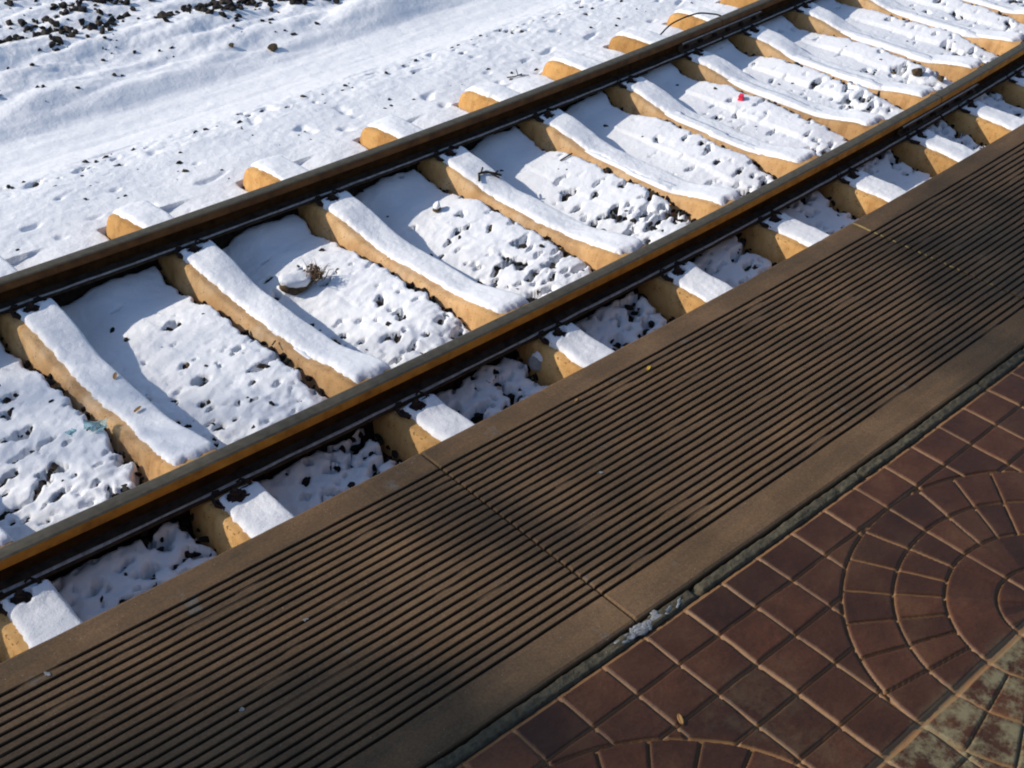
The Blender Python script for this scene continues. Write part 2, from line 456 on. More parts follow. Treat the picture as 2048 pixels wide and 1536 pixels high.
# --- ballast: angular stones, one counted-by-nobody mass
rs = np.random.RandomState(3)
def ico(sub):
    bm = bmesh.new(); bmesh.ops.create_icosphere(bm, subdivisions=sub, radius=1)
    bm.verts.ensure_lookup_table()
    V = np.array([v.co[:] for v in bm.verts]); F = np.array([[v.index for v in f.verts] for f in bm.faces]); bm.free()
    return V, F
ICO_V, ICO_F = ico(2)
def stone_variant(seed, cuts=13):
    r = np.random.RandomState(seed)
    V = ICO_V.copy() * (1 + .12 * r.randn(len(ICO_V), 1) * .3)
    for _ in range(cuts):
        n = r.randn(3); n /= np.linalg.norm(n); d = r.uniform(.36, .72)
        ex = V @ n - d
        V = V - np.where(ex > 0, ex, 0)[:, None] * n
    V = V / np.abs(V).max() * 1.0
    return V * np.array([1.1, r.uniform(.6, .95), r.uniform(.5, .85)])
VAR = [stone_variant(100 + i) for i in range(9)]
VS, FS, TN = [], [], []
def put_stone(s, t, z, r, tone):
    V = VAR[rs.randint(9)] * r
    a, b, c = rs.uniform(0, 6.28), rs.uniform(-.8, .8), rs.uniform(-.8, .8)
    Rz = np.array([[math.cos(a), -math.sin(a), 0], [math.sin(a), math.cos(a), 0], [0, 0, 1]])
    Rx = np.array([[1, 0, 0], [0, math.cos(b), -math.sin(b)], [0, math.sin(b), math.cos(b)]])
    Ry = np.array([[math.cos(c), 0, math.sin(c)], [0, 1, 0], [-math.sin(c), 0, math.cos(c)]])
    V = V @ (Rz @ Rx @ Ry).T + W(s, t, z)
    FS.append(ICO_F + len(VS) * len(ICO_V)); VS.append(V); TN.append(np.full(len(V), tone))
gs, gt = np.meshgrid(np.arange(-4.6, 5.0, .038), np.arange(-1.78, 1.98, .037), indexing='ij')
gs = gs + rs.uniform(-.018, .018, gs.shape); gt = gt + rs.uniform(-.018, .018, gt.shape)
for s, t in zip(gs.ravel(), gt.ravel()):
    b = max(sample(bare, s, t), sample(bare, s + .02, t), sample(bare, s - .02, t), sample(bare, s, t + .02), sample(bare, s, t - .02))
    if b < -.02: continue
    d = sample(k_sg, s, t)
    if abs(t) < 1.27 and abs(d) < .105: continue
    z0 = sample(snow, s, t) - .021
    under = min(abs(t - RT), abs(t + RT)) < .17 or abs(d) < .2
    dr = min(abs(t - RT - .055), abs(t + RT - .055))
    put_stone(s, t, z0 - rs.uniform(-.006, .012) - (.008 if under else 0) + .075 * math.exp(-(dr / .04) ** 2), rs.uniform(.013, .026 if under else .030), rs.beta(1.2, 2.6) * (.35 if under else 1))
n_low = len(VS)
# a few stones standing proud of the snow, and the row along the crest of the shoulder
for _ in range(420):
    s = rs.uniform(-4.3, 4.6); t = rs.choice([rs.uniform(-1.7, -.85), rs.uniform(-.62, -.05), rs.uniform(-.62, .6), rs.uniform(1.3, 1.85)])
    if abs(t) < 1.29 and abs(sample(k_sg, s, t)) < .15: continue
    r = rs.uniform(.007, .022)
    put_stone(s, t, sample(snow, s, t) - .001 - r * .15, r, rs.beta(1.2, 2.2))
s = -3.4
while s < 3.6:
    r = rs.uniform(.006, .021)
    t = 1.905 + .035 * math.sin(s * 2.1) + rs.normal(0, .018) - .02 * max(0, s)
    put_stone(s, t, sample(snow, s, t) - .002, r, rs.beta(1.2, 2.6))
    s += rs.exponential(.085)
# the rubble beyond the smooth strip
cl = [(-1.22, 4.35), (-1.04, 3.88), (-1.25, 3.65), (-1.36, 3.52), (-1.4, 3.82), (-.73, 4.0), (-.81, 3.94), (-.7, 3.8), (-.27, 3.72), (-.23, 3.45),
      (-.29, 3.26), (-.05, 3.43), (-.05, 3.37), (.06, 3.35), (.29, 3.23), (.31, 3.13), (.47, 3.09), (-.42, 3.42), (-.64, 3.41), (-1.65, 3.63), (-1.4, 3.6), (-1.1, 3.5), (-.95, 3.62)]
for (cs_, ct_) in cl:
    for _ in range(rs.randint(8, 24)):
        s, t = cs_ + rs.normal(0, .085), ct_ + rs.normal(0, .065)
        r = rs.uniform(.012, .040)
        put_stone(s, t, sample(snow, s, t) + r * .2, r, rs.beta(1.2, 3))
for _ in range(620):
    s = rs.uniform(-3.2, 2.4); t = rs.uniform(2.75, 4.8)
    if gn(s * 1.1, t * 1.6, 61) < -.05 + .42 * max(0, 3.05 - t) + .05 * max(0, s - .8): continue
    r = rs.uniform(.007, .026)
    put_stone(s, t, sample(snow, s, t) + r * .1, r, rs.beta(1.2, 3))
o = mesh_np("ballast_stones", np.concatenate(VS), np.concatenate(FS), M_STONE, smooth=False)
attr(o, "tone", np.concatenate(TN))
tag(o, "dark angular ballast stones showing through the snow around the track", "ballast", kind="stuff")

# ------------------------------------------------------------------ sleepers
def make_body(parent):
    ts = np.concatenate([[-1.25, -1.235, -1.21], np.linspace(-1.18, 1.18, 66), [1.21, 1.235, 1.25]])
    rows = []
    for t in ts:
        zt = float(sl_top(t)); hw = float(sl_hw(t)); e = max(0, abs(t) - 1.2) / .05
        hw -= .012 * e * e
        zb = -.36; wb = hw + (zt - zb) * .21
        c = .012
        pr = [(-wb, zb), (-hw - .006 - .004, zt - c - .012), (-hw - .002, zt - c * .45), (-hw + .010, zt), (hw - .010, zt), (hw + .002, zt - c * .45), (hw + .010, zt - c - .012), (wb, zb)]
        rows.append([(x, t, z) for x, z in pr])
    V = np.array(rows)
    jit = .0022 * gn(V[..., 1] * 40, V[..., 2] * 50 + V[..., 0] * 30, 71)
    V[..., 0] += jit; V[..., 2] += jit * .5
    # end faces lean outward to the bottom
    V[0, :, 1] -= (V[0, :, 2].max() - V[0, :, 2]) * .12; V[-1, :, 1] += (V[-1, :, 2].max() - V[-1, :, 2]) * .12
    n, m = V.shape[:2]
    F = grid_faces(n, m)
    me_v = V.reshape(-1, 3)
    cap0 = [[0, 1, 2, 3], [0, 3, 4, 7], [4, 5, 6, 7]]
    b = (n - 1) * m
    cap1 = [[b + q for q in reversed(c_)] for c_ in cap0]
    F = np.concatenate([F, np.array(cap0), np.array(cap1)])
    o = mesh_np("body", me_v, F, M_CONC, parent, smooth=True)
    return o
SEATS = (-RT, RT)
def make_cap(parent, t0, t1, seed, rag0, rag1, thick=.019):
    """snow lying on the concrete from t0 to t1"""
    nt_ = max(8, int((t1 - t0) / .010)); nx = 27
    tt = np.linspace(t0, t1, nt_); uu = np.linspace(-1, 1, nx)
    Tt, U = np.meshgrid(tt, uu, indexing='ij')
    hw = sl_hw(Tt)
    lj = .010 * gn(Tt / .07, Tt * 0 + seed, 81) + .009 * gn(Tt / .022, Tt * 0 + seed, 82) + .004 * gn(Tt / .011, Tt * 0 + seed, 88) + .020 * gn(Tt / .30, Tt * 0 + seed, 84)
    left = -hw + .030 + lj
    right = hw + .008 + .006 * gn(Tt / .09, Tt * 0 + seed, 83)
    # ragged ends
    e0 = rag0 * (1.3 * gn(U * 1.7, U * 0 + seed, 85) + .35 * gn(U * 5, U * 0 + seed, 86)) + rag0 * .6 * U ** 2
    e1 = -rag1 * (gn(U * 3.1, U * 0 + seed + 5, 85) + .5 * gn(U * 9, U * 0 + seed, 87)) - rag1 * .9 * U ** 2
    f = (Tt - t0) / (t1 - t0)
    Y = Tt + e0 * np.clip(1 - f * (t1 - t0) / .08, 0, 1) + e1 * np.clip(1 - (1 - f) * (t1 - t0) / .08, 0, 1)
    X = left + (right - left) * (U + 1) / 2
    zc = sl_top(np.clip(Y, -1.19, 1.19)) - .012 * np.clip((np.abs(Y) - 1.19) / .06, 0, 1)
    dome = np.clip(1 - np.abs(U) ** 7, 0, 1) ** .5
    endf = np.clip(np.minimum(f, 1 - f) * (t1 - t0) / .03, 0, 1) ** .6
    seatb = np.exp(-((np.abs(np.abs(Tt) - RT) - .10) / .05) ** 2)
    th = (thick + .012 * seatb) * (1 + .22 * gn(X / .09, Y / .09, seed + 90) + .10 * gn(X / .025, Y / .025, seed + 91) + .25 * gn(Tt / .4, Tt * 0 + seed, 92) + .5 * gn(X / .16, Y / .22, seed + 93))
    Z = zc - .002 + th * dome * endf
    Z = Z - .010 * np.clip((X - hw + .004) / .012, 0, 1)
    # melt holes round the fastenings
    for rt in SEATS:
        for sg in (-1, 1):
            yc = rt + sg * .108
            for (cx, cy, rx, ry) in ((.0, yc, .034, .025), (-.084, yc - sg * .012, .024, .024), (.060, yc - sg * .022, .024, .008)):
                rr_ = np.sqrt(((X - cx) / rx) ** 2 + ((Y - cy) / ry) ** 2) + .3 * gn(X / .02, Y / .02, seed + 95)
                Z = Z - .05 * sstep(1.15, .8, rr_)
    return mesh_np("snow_cap", np.stack([X, Y, Z], -1), grid_faces(nt_, nx), M_CAP, parent)
def make_clip(parent, rt, sg):
    """bolted spring clip on one side of a rail"""
    y0 = rt + sg * .060
    bm = bmesh.new()
    for sx in (-1, 1):
        pts = [(sx * .012, y0 + sg * .050, ZSEAT + .030), (sx * .030, y0 + sg * .070, ZSEAT + .026), (sx * .058, y0 + sg * .066, ZSEAT + .018),
               (sx * .074, y0 + sg * .040, ZSEAT + .020), (sx * .072, y0 + sg * .012, ZSEAT + .030), (sx * .056, y0 - sg * .010, ZSEAT + .032), (sx * .034, y0 - sg * .008, ZSEAT + .031)]
        tube(bm, [(a, b, z - .013) for a, b, z in pts], .0070, 8)
    bmesh.ops.create_cube(bm, size=1, matrix=Matrix.Translation((0, y0 + sg * .047, ZSEAT + .006)) @ Matrix.Diagonal((.13, .05, .016, 1)))
    c = bm_obj("rail_clip", bm, M_CLIP, parent, smooth=False)
    bm = bmesh.new()
    prism(bm, 14, .023, ZSEAT + .012, ZSEAT + .018, (0, y0 + sg * .042), .001)
    prism(bm, 6, .0185, ZSEAT + .018, ZSEAT + .033, (0, y0 + sg * .042), .003)
    prism(bm, 10, .0095, ZSEAT + .031, ZSEAT + .044, (0, y0 + sg * .042), .002)
    bm_obj("bolt", bm, M_CLIP, c)
    return c
LAB = [
 "concrete sleeper in the left corner whose snow shows only beside the near rail",
 "snow-topped concrete sleeper with two brown leaf scraps on its snow",
 "snow-topped concrete sleeper just to the left of the snowy mound with dry grass",
 "snow-topped concrete sleeper just to the right of the snowy mound with dry grass",
 "snow-topped concrete sleeper with a black forked twig lying on its snow",
 "snow-topped concrete sleeper next beyond the one carrying the black twig",
 "snow-topped concrete sleeper just on the near side of the small red wrapper",
 "snow-topped concrete sleeper just beyond the small red wrapper",
 "snow-topped concrete sleeper just beyond the fishplate joints and the loop of cable",
 "snow-topped concrete sleeper just beyond the round dark stone",
 "second snow-topped concrete sleeper beyond the round dark stone",
 "third snow-topped concrete sleeper beyond the round dark stone",
 "topmost snow-topped concrete sleeper in the right corner of the view",
]
def sleeper_matrix(k):
    a, b = SL[k]
    s = a + (b - a) * .6 / 1.85
    P0, P1 = W(a, -.6, 0), W(b, 1.25, 0)
    ang = math.atan2(P1[1] - P0[1], P1[0] - P0[0]) - math.pi / 2
    p = WV(s, 0, 0)
    return Matrix.Translation(p) @ Matrix.Rotation(ang, 4, 'Z')
proto = empty("sleeper", Matrix.Identity(4))
body = make_body(proto)
clips = [make_clip(proto, rt, sg) for rt in SEATS for sg in (-1, 1)]
bolts = [c.children[0] for c in clips]
for k in range(len(SL)):
    if k == 0:
        r = proto
    else:
        r = proto.copy(); COL.objects.link(r)
        c = body.copy(); c.parent = r; COL.objects.link(c)
        for cl_, bo in zip(clips, bolts):
            c = cl_.copy(); c.parent = r; COL.objects.link(c)
            d = bo.copy(); d.parent = c; COL.objects.link(d)
    make_cap(r, -1.24, -RT - .062, 3 * k + 1, .004, .004)
    make_cap(r, -.588, RT - .062, 3 * k + 2, .022, .004)
    make_cap(r, RT + .062, 1.245, 3 * k + 3, .004, .006)
for k, r in enumerate([o for o in COL.objects if o.type == 'EMPTY' and o.name.startswith("sleeper")]):
    r.matrix_world = sleeper_matrix(k)
    tag(r, LAB[k], "railway sleeper", "concrete sleepers under the snow")

# ------------------------------------------------------------------ rails
HH = .031   # half width of the head
def rail_profile():
    h = [(-HH + .004, -.041), (-HH, -.037), (-HH, -.010), (-HH + .003, -.0045), (-HH + .011, -.001), (0, 0), (HH - .011, -.001), (HH - .003, -.0045), (HH, -.010), (HH, -.037), (HH - .004, -.041)]
    w = [(.0085, -.049), (.0080, -.060), (.0085, -.085), (.0140, -.093)]
    f = [(.060, -.107), (.0625, -.110), (.0625, -.117)]
    right = w + f
    pts = h + right + [(-x, z) for x, z in reversed(right)]
    n = len(h)
    mats = []
    for i in range(len(pts)):
        a, b = pts[i], pts[(i + 1) % len(pts)]
        mz = (a[1] + b[1]) / 2; mx = abs(a[0] + b[0]) / 2
        if mz > -.006: mats.append(0)
        elif mz > -.0405 and mx > .027: mats.append(1)
        elif mz < -.09: mats.append(3)
        else: mats.append(2)
    return pts, mats
def extrude(name, prof, pm, t0, s0, s1, mats, parent=None, step=.12, z0=0.0, smooth=False):
    n = max(2, int((s1 - s0) / step) + 1)
    ss = np.linspace(s0, s1, n); p = np.array(prof)
    V = W(ss[:, None], t0 + p[None, :, 0], z0 + p[None, :, 1])
    m = len(p); i = np.arange(n - 1)[:, None]; j = np.arange(m)[None, :]
    a = i * m + j; b = i * m + (j + 1) % m
    F = np.stack([a, a + m, b + m, b], -1).reshape(-1, 4)
    mi = np.tile(np.array(pm), n - 1)
    me = bpy.data.meshes.new(name)
    faces = F.tolist() + [list(range(m)), list(range((n - 1) * m, n * m))[::-1]]
    me.from_pydata(V.reshape(-1, 3).tolist(), [], faces)
    for q in mats: me.materials.append(q)
    me.polygons.foreach_set("material_index", np.concatenate([mi, [2 if len(mats) > 2 else 0] * 2]).astype(np.int32))
    bm = bmesh.new(); bm.from_mesh(me); bmesh.ops.recalc_face_normals(bm, faces=bm.faces); bm.to_mesh(me); bm.free()
    o = bpy.data.objects.new(name, me)
    return link(o, parent)
RP, RM = rail_profile()
JOINT = {-RT: 1.655, RT: 1.700}
RLAB = {(-RT, 0): "rusty rail nearest the platform, its long length on the left of the joint",
        (-RT, 1): "rusty rail nearest the platform, its short length beyond the joint at upper right",
        (RT, 0): "rusty rail farther from the platform, its long length on the left of the joint",
        (RT, 1): "rusty rail farther from the platform, its short length beyond the joint at the top"}
for rt in (-RT, RT):
    js = JOINT[rt]
    for part, (a, b) in enumerate(((-14, js - .003), (js + .003, 16))):
        r = empty("rail", frame(max(min(js, b), a), rt, 0))
        inv = r.matrix_world.inverted()
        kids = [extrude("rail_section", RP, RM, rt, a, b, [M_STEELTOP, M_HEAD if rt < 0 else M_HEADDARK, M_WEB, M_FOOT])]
        # thin line of dusty frost lying on the foot, both sides
        for sg in (-1, 1):
            ss = np.arange(max(a, -5), min(b, 5.5), .02)
            wn0 = .011 + .006 * gn(ss / .3, ss * 0 + rt + sg, 51); off = .051 + .003 * gn(ss / .12, ss * 0 + sg, 52)
            uu = np.linspace(-1, 1, 5)
            ofs = sg * (off[:, None] + uu[None, :] * wn0[:, None] * .5)
            slope = -.093 - (np.abs(ofs) - .014) / (.060 - .014) * .014
            zz = slope + .0006 + .0035 * (1 - uu[None, :] ** 2) * (1 + .4 * gn(ss[:, None] / .03, uu[None, :] * 2, 53))
            kids.append(mesh_np("frost_line", W(ss[:, None], rt + ofs, zz), grid_faces(len(ss), 5), M_FROST))
        if part == 0:
            for sg in (-1, 1):
                pr = [(.0095, -.086), (.0420, -.1005), (.0440, -.094), (.0235, -.084), (.0225, -.060), (.0440, -.052), (.0440, -.0425), (.0095, -.0405)]
                pr = [(sg * x, z) for x, z in pr]
                fp = extrude("fishplate", pr, [0] * 8, rt, js - .43, js + .43, [M_PLATE], None, .1)
                kids.append(fp)
                # snow dust caught on its upper edge
                ss = np.arange(js - .425, js + .425, .02); uu = np.linspace(0, 1, 4)
                fr = W(ss[:, None], rt + sg * (.0350 + uu[None, :] * .0095), -.0418 - uu[None, :] * .0008 + .0045 * np.sin(uu[None, :] * 3.14) + .0 * ss[:, None])
                kids.append(mesh_np("frost_line", fr, grid_faces(len(ss), 4), M_FROST))
                for q in range(6):
                    bs_ = js - .36 + q * .144
                    m = frame(bs_, rt + sg * .0225, -.072) @ Matrix.Rotation(-sg * math.pi / 2, 4, 'X')
                    bm = bmesh.new(); prism(bm, 12, .019, 0, .004, cham=.001); prism(bm, 6, .016, .004, .017, cham=.003); prism(bm, 10, .009, .015, .032, cham=.002)
                    bmesh.ops.transform(bm, matrix=m, verts=bm.verts)
                    bo = bm_obj("bolt", bm, M_CLIP); bo["_p"] = 1
                    bo.parent = fp
        for kd in kids:
            kd.parent = r; kd.matrix_parent_inverse = inv
        tag(r, RLAB[(rt, part)], "rail", "rails of the track")

# ------------------------------------------------------------------ platform
def groove_list():
    return [-1.846 - .02512 * i for i in range(25)]
def slab_profile():
    pts = [(-1.752, -.42), (-1.752, ZP - .012), (-1.7535, ZP - .006), (-1.757, ZP - .002), (-1.763, ZP)]
    gr = [0, 0, 0, 0, 0]
    for g in groove_list():
        for dx, dz, q in ((.0056, 0, 0), (.0042, -.0016, .4), (.0030, -.0072, 1), (-.0030, -.0072, 1), (-.0042, -.0016, .4), (-.0056, 0, 0)):
            pts.append((g + dx, ZP + dz)); gr.append(q)
    pts += [(-2.552, ZP), (-2.558, ZP - .003), (-2.560, ZP - .010), (-2.560, -.42)]
    gr += [0, 0, 0, 0]
    return np.array(pts), np.array(gr)
SP_, SG_ = slab_profile()
def slab(s0, s1, label, seed):
    g = .0022
    ss = np.concatenate([[s0 + g, s0 + g + .004], np.arange(s0 + .02, s1 - .015, .018), [s1 - g - .004, s1 - g]])
    Z = np.broadcast_to(SP_[None, :, 1], (len(ss), len(SP_))).copy(); Tt = np.broadcast_to(SP_[None, :, 0], Z.shape).copy()
    Sg = np.broadcast_to(SG_[None, :], Z.shape).copy()
    top = SP_[:, 1] > ZP - .02
    # worn grooves: locally shallower and silted up
    silt = sstep(.22, .5, fb(ss[:, None] / .22, Tt / .035, seed + 200, 2)) * .75
    Z = np.where(top[None, :], ZP + (Z - ZP) * (1 - silt * (Sg > 0)), Z)
    Z = Z + top[None, :] * (.0012 * gn(ss[:, None] / .15, Tt / .1, seed + 3) + .0005 * gn(ss[:, None] / .02, Tt / .012, seed + 4))
    Tt = Tt + .0010 * gn(ss[:, None] / .09, Tt * 12, seed + 6)
    chip = sstep(.3, .55, gn(ss / .035, ss * 0 + seed, 9)) * .004
    Z[0:1] -= .003 * top; Z[-1:] -= .003 * top
    Z[:, 2:5] -= chip[:, None] * np.array([.6, 1, .5])
    V = W(ss[:, None], Tt, Z)
    n, m = Z.shape
    F = grid_faces(n, m)
    o = mesh_np("platform_edge_slab", V, F, M_SLAB, smooth=False)
    # close the two ends
    bm = bmesh.new(); bm.from_mesh(o.data); bm.verts.ensure_lookup_table()
    for b in (0, (n - 1) * m):
        try: bm.faces.new([bm.verts[b + q] for q in range(m)])
        except Exception: pass
    bmesh.ops.recalc_face_normals(bm, faces=bm.faces); bm.to_mesh(o.data); bm.free()
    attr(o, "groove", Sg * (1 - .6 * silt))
    tag(o, label, "platform slab", "grooved slabs along the platform edge")
    return o
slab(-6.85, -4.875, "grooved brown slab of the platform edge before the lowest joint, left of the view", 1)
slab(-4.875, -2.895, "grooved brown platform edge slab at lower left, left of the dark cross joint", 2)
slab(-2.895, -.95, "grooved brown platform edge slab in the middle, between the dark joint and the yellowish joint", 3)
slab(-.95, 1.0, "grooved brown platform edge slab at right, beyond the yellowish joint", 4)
# yellowish filler standing in the right-hand joint
bm = bmesh.new()
tube(bm, [WV(-.95 + .0012 * math.sin(t * 90), t, ZP - .0015) for t in np.linspace(-1.762, -1.838, 16)], .0042, 6)
r_ = random.Random(21)
for i in range(24):
    if r_.random() < i / 26: continue
    tc = -1.846 - .02512 * (i + .5); hl = r_.uniform(.004, .0085)
    tube(bm, [WV(-.95 + r_.gauss(0, .0008), tc + q, ZP - .0012) for q in (hl, 0, -hl)], [.0024, .0042, .0024], 6)
M_FILL = simple("yellow_joint_filler", [(.3, (.20, .13, .04)), (.7, (.42, .29, .10))], 40, .8, .4, .003, 90)
o = bm_obj("joint_filler", bm, M_FILL); tag(o, "thin yellowish line of filler in the joint between two platform slabs", "joint filler")

# --- mortar strip behind the slabs
ss = np.arange(-6.8, 4, .008); tt = np.linspace(-2.5655, -2.5985, 8)
MS, MT = np.meshgrid(ss, tt, indexing='ij')
mz = ZP - .004 + .006 * gn(MS / .02, MT / .012, 33) + .005 * gn(MS / .08, MT / .03, 34) - .012 * sstep(.25, .5, gn(MS / .05, MT * 0, 35)) - .010 * (np.abs(MT + 2.582) > .0150)
o = mesh_np("mortar_strip", W(MS, MT, mz), grid_faces(len(ss), 8), M_MORTAR); tag(o, kind="structure")

# --- paving with pressed pattern
PX, PT = .1305, .1140                       # cell size along / across
JS0, JT0 = -2.784, -2.600                   # a tile corner
GW = .0068
def pave_field(Sx, Tx):
    """distance-based groove mask, 1 in the grooves"""
    u = (Sx - JS0) / (10 * PX); v = (JT0 - Tx) / (5 * PT)
    iu, iv = np.floor(u), np.floor(v); fu, fv = (u - iu), (v - iv)
    sx = fu * 10 * PX; tx = fv * 5 * PT     # within tile
    kx = PT / PX                            # make circles out of the pattern's ovals
    # circle centred on the middle of each joint between two rows: two half fans per tile column
    odd = np.mod(iv, 2)
    dy = np.where(odd == 0, 5 * PT - tx, tx)
    dx = (sx - 5 * PX) * kx
    r = np.hypot(dx, dy); th = np.arctan2(dy, dx)
    G = np.zeros_like(Sx)
    def line(d, w, soft=.0018): return sstep(w + soft, w - soft, np.abs(d))
    ro = 4 * PT
    out = r > ro
    # straight cell lines: outside the fan only, the middle line through everything
    gx = np.abs(np.mod(sx + PX / 2, PX) - PX / 2); gy = np.abs(np.mod(tx + PT / 2, PT) - PT / 2)
    G = np.maximum(G, np.where(out, np.maximum(line(gx, GW * .5), line(gy, GW * .5)), 0))
    G = np.maximum(G, line(sx - 5 * PX, GW * .5))
    for q in (1, 2, 3, 4):
        G = np.maximum(G, line(r - q * PT, GW * .5))
    da = math.pi / 14
    ra = np.abs(np.mod(th + da / 2, da) - da / 2) * r
    G = np.maximum(G, np.where((r > 2 * PT) & (r < ro), line(ra, GW * .42), 0))
    # tile borders: wider joints
    bx = np.minimum(sx, 10 * PX - sx); by = np.minimum(tx, 5 * PT - tx)
    J = np.maximum(line(bx, GW * .75), line(by - .002, GW * 1.25))
    cx = np.floor(sx / PX); cy = np.floor(tx / PT)
    cid = np.where(out, cx * 13.1 + cy * 7.7, np.floor(r / PT) * 5.3 + np.floor(th / da) * 3.7 + 50) + iu * 31 + iv * 17
    cell = np.mod(np.sin(cid * 12.9898) * 43758.5453, 1.0)
    return G, J, cell
def ax2(lo, hi, a, b, f, c): 
    return np.concatenate([np.arange(lo, a, c), np.arange(a, b, f), np.arange(b, hi, c)])
ps = ax2(-6.5, 3.8, -4.0, -1.15, .0034, .011); pt = ax2(2.5995, 4.6, 2.5995, 3.48, .0034, .011)
PS, PTT = np.meshgrid(ps, -pt, indexing='ij')
warp = .0025 * gn(PS / .12, PTT / .12, 43)
G, J, cell = pave_field(PS + warp, PTT + .002 * gn(PS / .1, PTT / .1, 44))
gz = np.maximum(G * .0115, J * .0085)
wear = sstep(-3.13, -3.21, PTT) * sstep(-2.95, -2.7, PS) * sstep(-1.9, -2.4, PS) + .15 * sstep(.15, .5, gn(PS / .5, PTT / .4, 46))
pz = ZP - .003 - gz + .0016 * gn(PS / .07, PTT / .07, 45) + .0008 * gn(PS / .015, PTT / .015, 47) + .0035 * (cell - .5) * (1 - np.maximum(G, J)) * .5
o = mesh_np("paving", W(PS, PTT, pz), grid_faces(len(ps), len(pt)), M_TILE)
attr(o, "groove", np.maximum(G, J * .95)); attr(o, "cell", cell); attr(o, "wear", wear)
tag(o, kind="structure")
# platform body under the paving and on behind the viewer
bs_, bt_ = np.array([-9, -4.5, 0, 4.5, 9.0]), np.array([-2.57, -4.5, -8.9])
V = []
for s in bs_:
    for t, z in ((-2.5605, -.45), (-2.5605, ZP - .04), (-4.55, ZP - .04), (-4.56, ZP - .006), (-9.0, ZP - .006), (-9.0, -.45)): V.append(W(s, t, z))
F = grid_faces(5, 6)
o = mesh_np("platform_floor", np.array(V), F, M_FACE, smooth=False); tag(o, kind="structure")

# ------------------------------------------------------------------ loose things
def rock(name, s, t, z, size, seed, mat, label, cat, rot=0.0, cuts=10, smooth=False, tilt=(0, 0), cap=None, group=None, amp=.10):
    V0, F0 = ico(3); r = np.random.RandomState(seed)
    V = V0 * (1 + amp * fb(V0[:, 0] * 1.7 + V0[:, 2], V0[:, 1] * 1.7 - V0[:, 2], seed, 3)[:, None])
    for _ in range(cuts):
        n = r.randn(3); n /= np.linalg.norm(n); d = r.uniform(.5, .85)
        ex = V @ n - d; V = V - np.where(ex > 0, ex, 0)[:, None] * n * .95
    V = V * np.array(size)
    m = frame(s, t, z, rot) @ Matrix.Rotation(tilt[0], 4, 'X') @ Matrix.Rotation(tilt[1], 4, 'Y')
    root = empty(name, m)
    mesh_np("stone_body", V, F0, mat, root, smooth=smooth)
    if cap:
        # snow sitting on its upper side
        q = V0.copy(); up = sstep(-.05, .35, q[:, 2])
        C = V * (1 + .0) + np.array([0, 0, 1]) * ((up * cap)[:, None]) - V * ((1 - up) * .16)[:, None] + V * np.array([.05, .05, 0]) * up[:, None]
        C = C + .007 * fb(q[:, 0] * 2.3, q[:, 1] * 2.3, seed + 5, 3)[:, None] * up[:, None]
        mesh_np("snow_cap", C, F0, M_CAP, root, smooth=True)
    tag(root, label, cat, group)
    return root
# the mound between two sleepers: snowed-over rock with dry grass
mound = rock("snowy_rock", -1.945, .268, -.214, (.088, .052, .040), 17, M_BROWNROCK, "snow-covered brown rock with a tuft of dry grass between two sleepers", "rock", -.38, 5, True, (.06, .10), .017, amp=.24)
bm = bmesh.new(); r_ = random.Random(4)
for i in range(90):
    bx, by = .072 + r_.gauss(0, .020), .012 + r_.gauss(0, .018); h = r_.uniform(.025, .075); a = r_.uniform(0, 6.28); l = r_.uniform(.01, .045)
    p = [(bx, by, .02), (bx + math.cos(a) * l * .4, by + math.sin(a) * l * .4, .025 + h * .6), (bx + math.cos(a) * l, by + math.sin(a) * l, .025 + h * r_.uniform(.5, 1.0))]
    tube(bm, p, [.0022, .0016, .0007], 4)
for i in range(42):
    bx, by, bz = .072 + r_.gauss(0, .020), .012 + r_.gauss(0, .017), .045 + r_.uniform(-.015, .03)
    bmesh.ops.create_icosphere(bm, subdivisions=1, radius=r_.uniform(.004, .010), matrix=Matrix.Translation((bx, by, bz)) @ Matrix.Diagonal((1, .7, .6, 1)))
bm_obj("dry_grass_tuft", bm, M_STRAW, mound)
rock("concrete_chunk", -1.555, -.855, -.20, (.040, .052, .050), 21, M_GREYROCK, "pale broken chunk standing beside a sleeper in the near rail's shade", "concrete chunk", .5, 12, False, (.3, .2), .012)
rock("concrete_chunk", -3.03, -.785, -.200, (.058, .040, .018), 25, M_GREYROCK, "flat snow-topped chunk tilted against a sleeper at lower left", "concrete chunk", -.6, 12, False, (.25, -.15), .014)
rock("stone", 2.265, -.335, -.168, (.040, .034, .034), 31, M_BROWNROCK, "round dark stone sitting on the snow near the rail joint, upper right", "stone", 0, 9)
rock("stone", 2.305, -.475, -.178, (.034, .024, .018), 33, M_BROWNROCK, "small flat brown stone beside the round dark stone", "stone", .4, 9)
rock("stone", -.30, 2.70, float(sample(snow, -.30, 2.70)) + .012, (.042, .032, .028), 35, M_BROWNROCK, "lone dark stone on the edge of the smooth snow strip beyond the track", "stone", .2, 10)
rock("stone", -.52, 2.84, float(sample(snow, -.52, 2.84)) + .006, (.022, .018, .016), 36, M_BROWNROCK, "small dark stone left of the lone stone beyond the smooth snow strip", "stone", .2, 10)
rock("stone", -1.02, .40, -.205, (.030, .022, .018), 37, M_BROWNROCK, "snow-capped stone against the sleeper right of the snowy rock", "stone", .2, 9, False, (0, 0), .014)

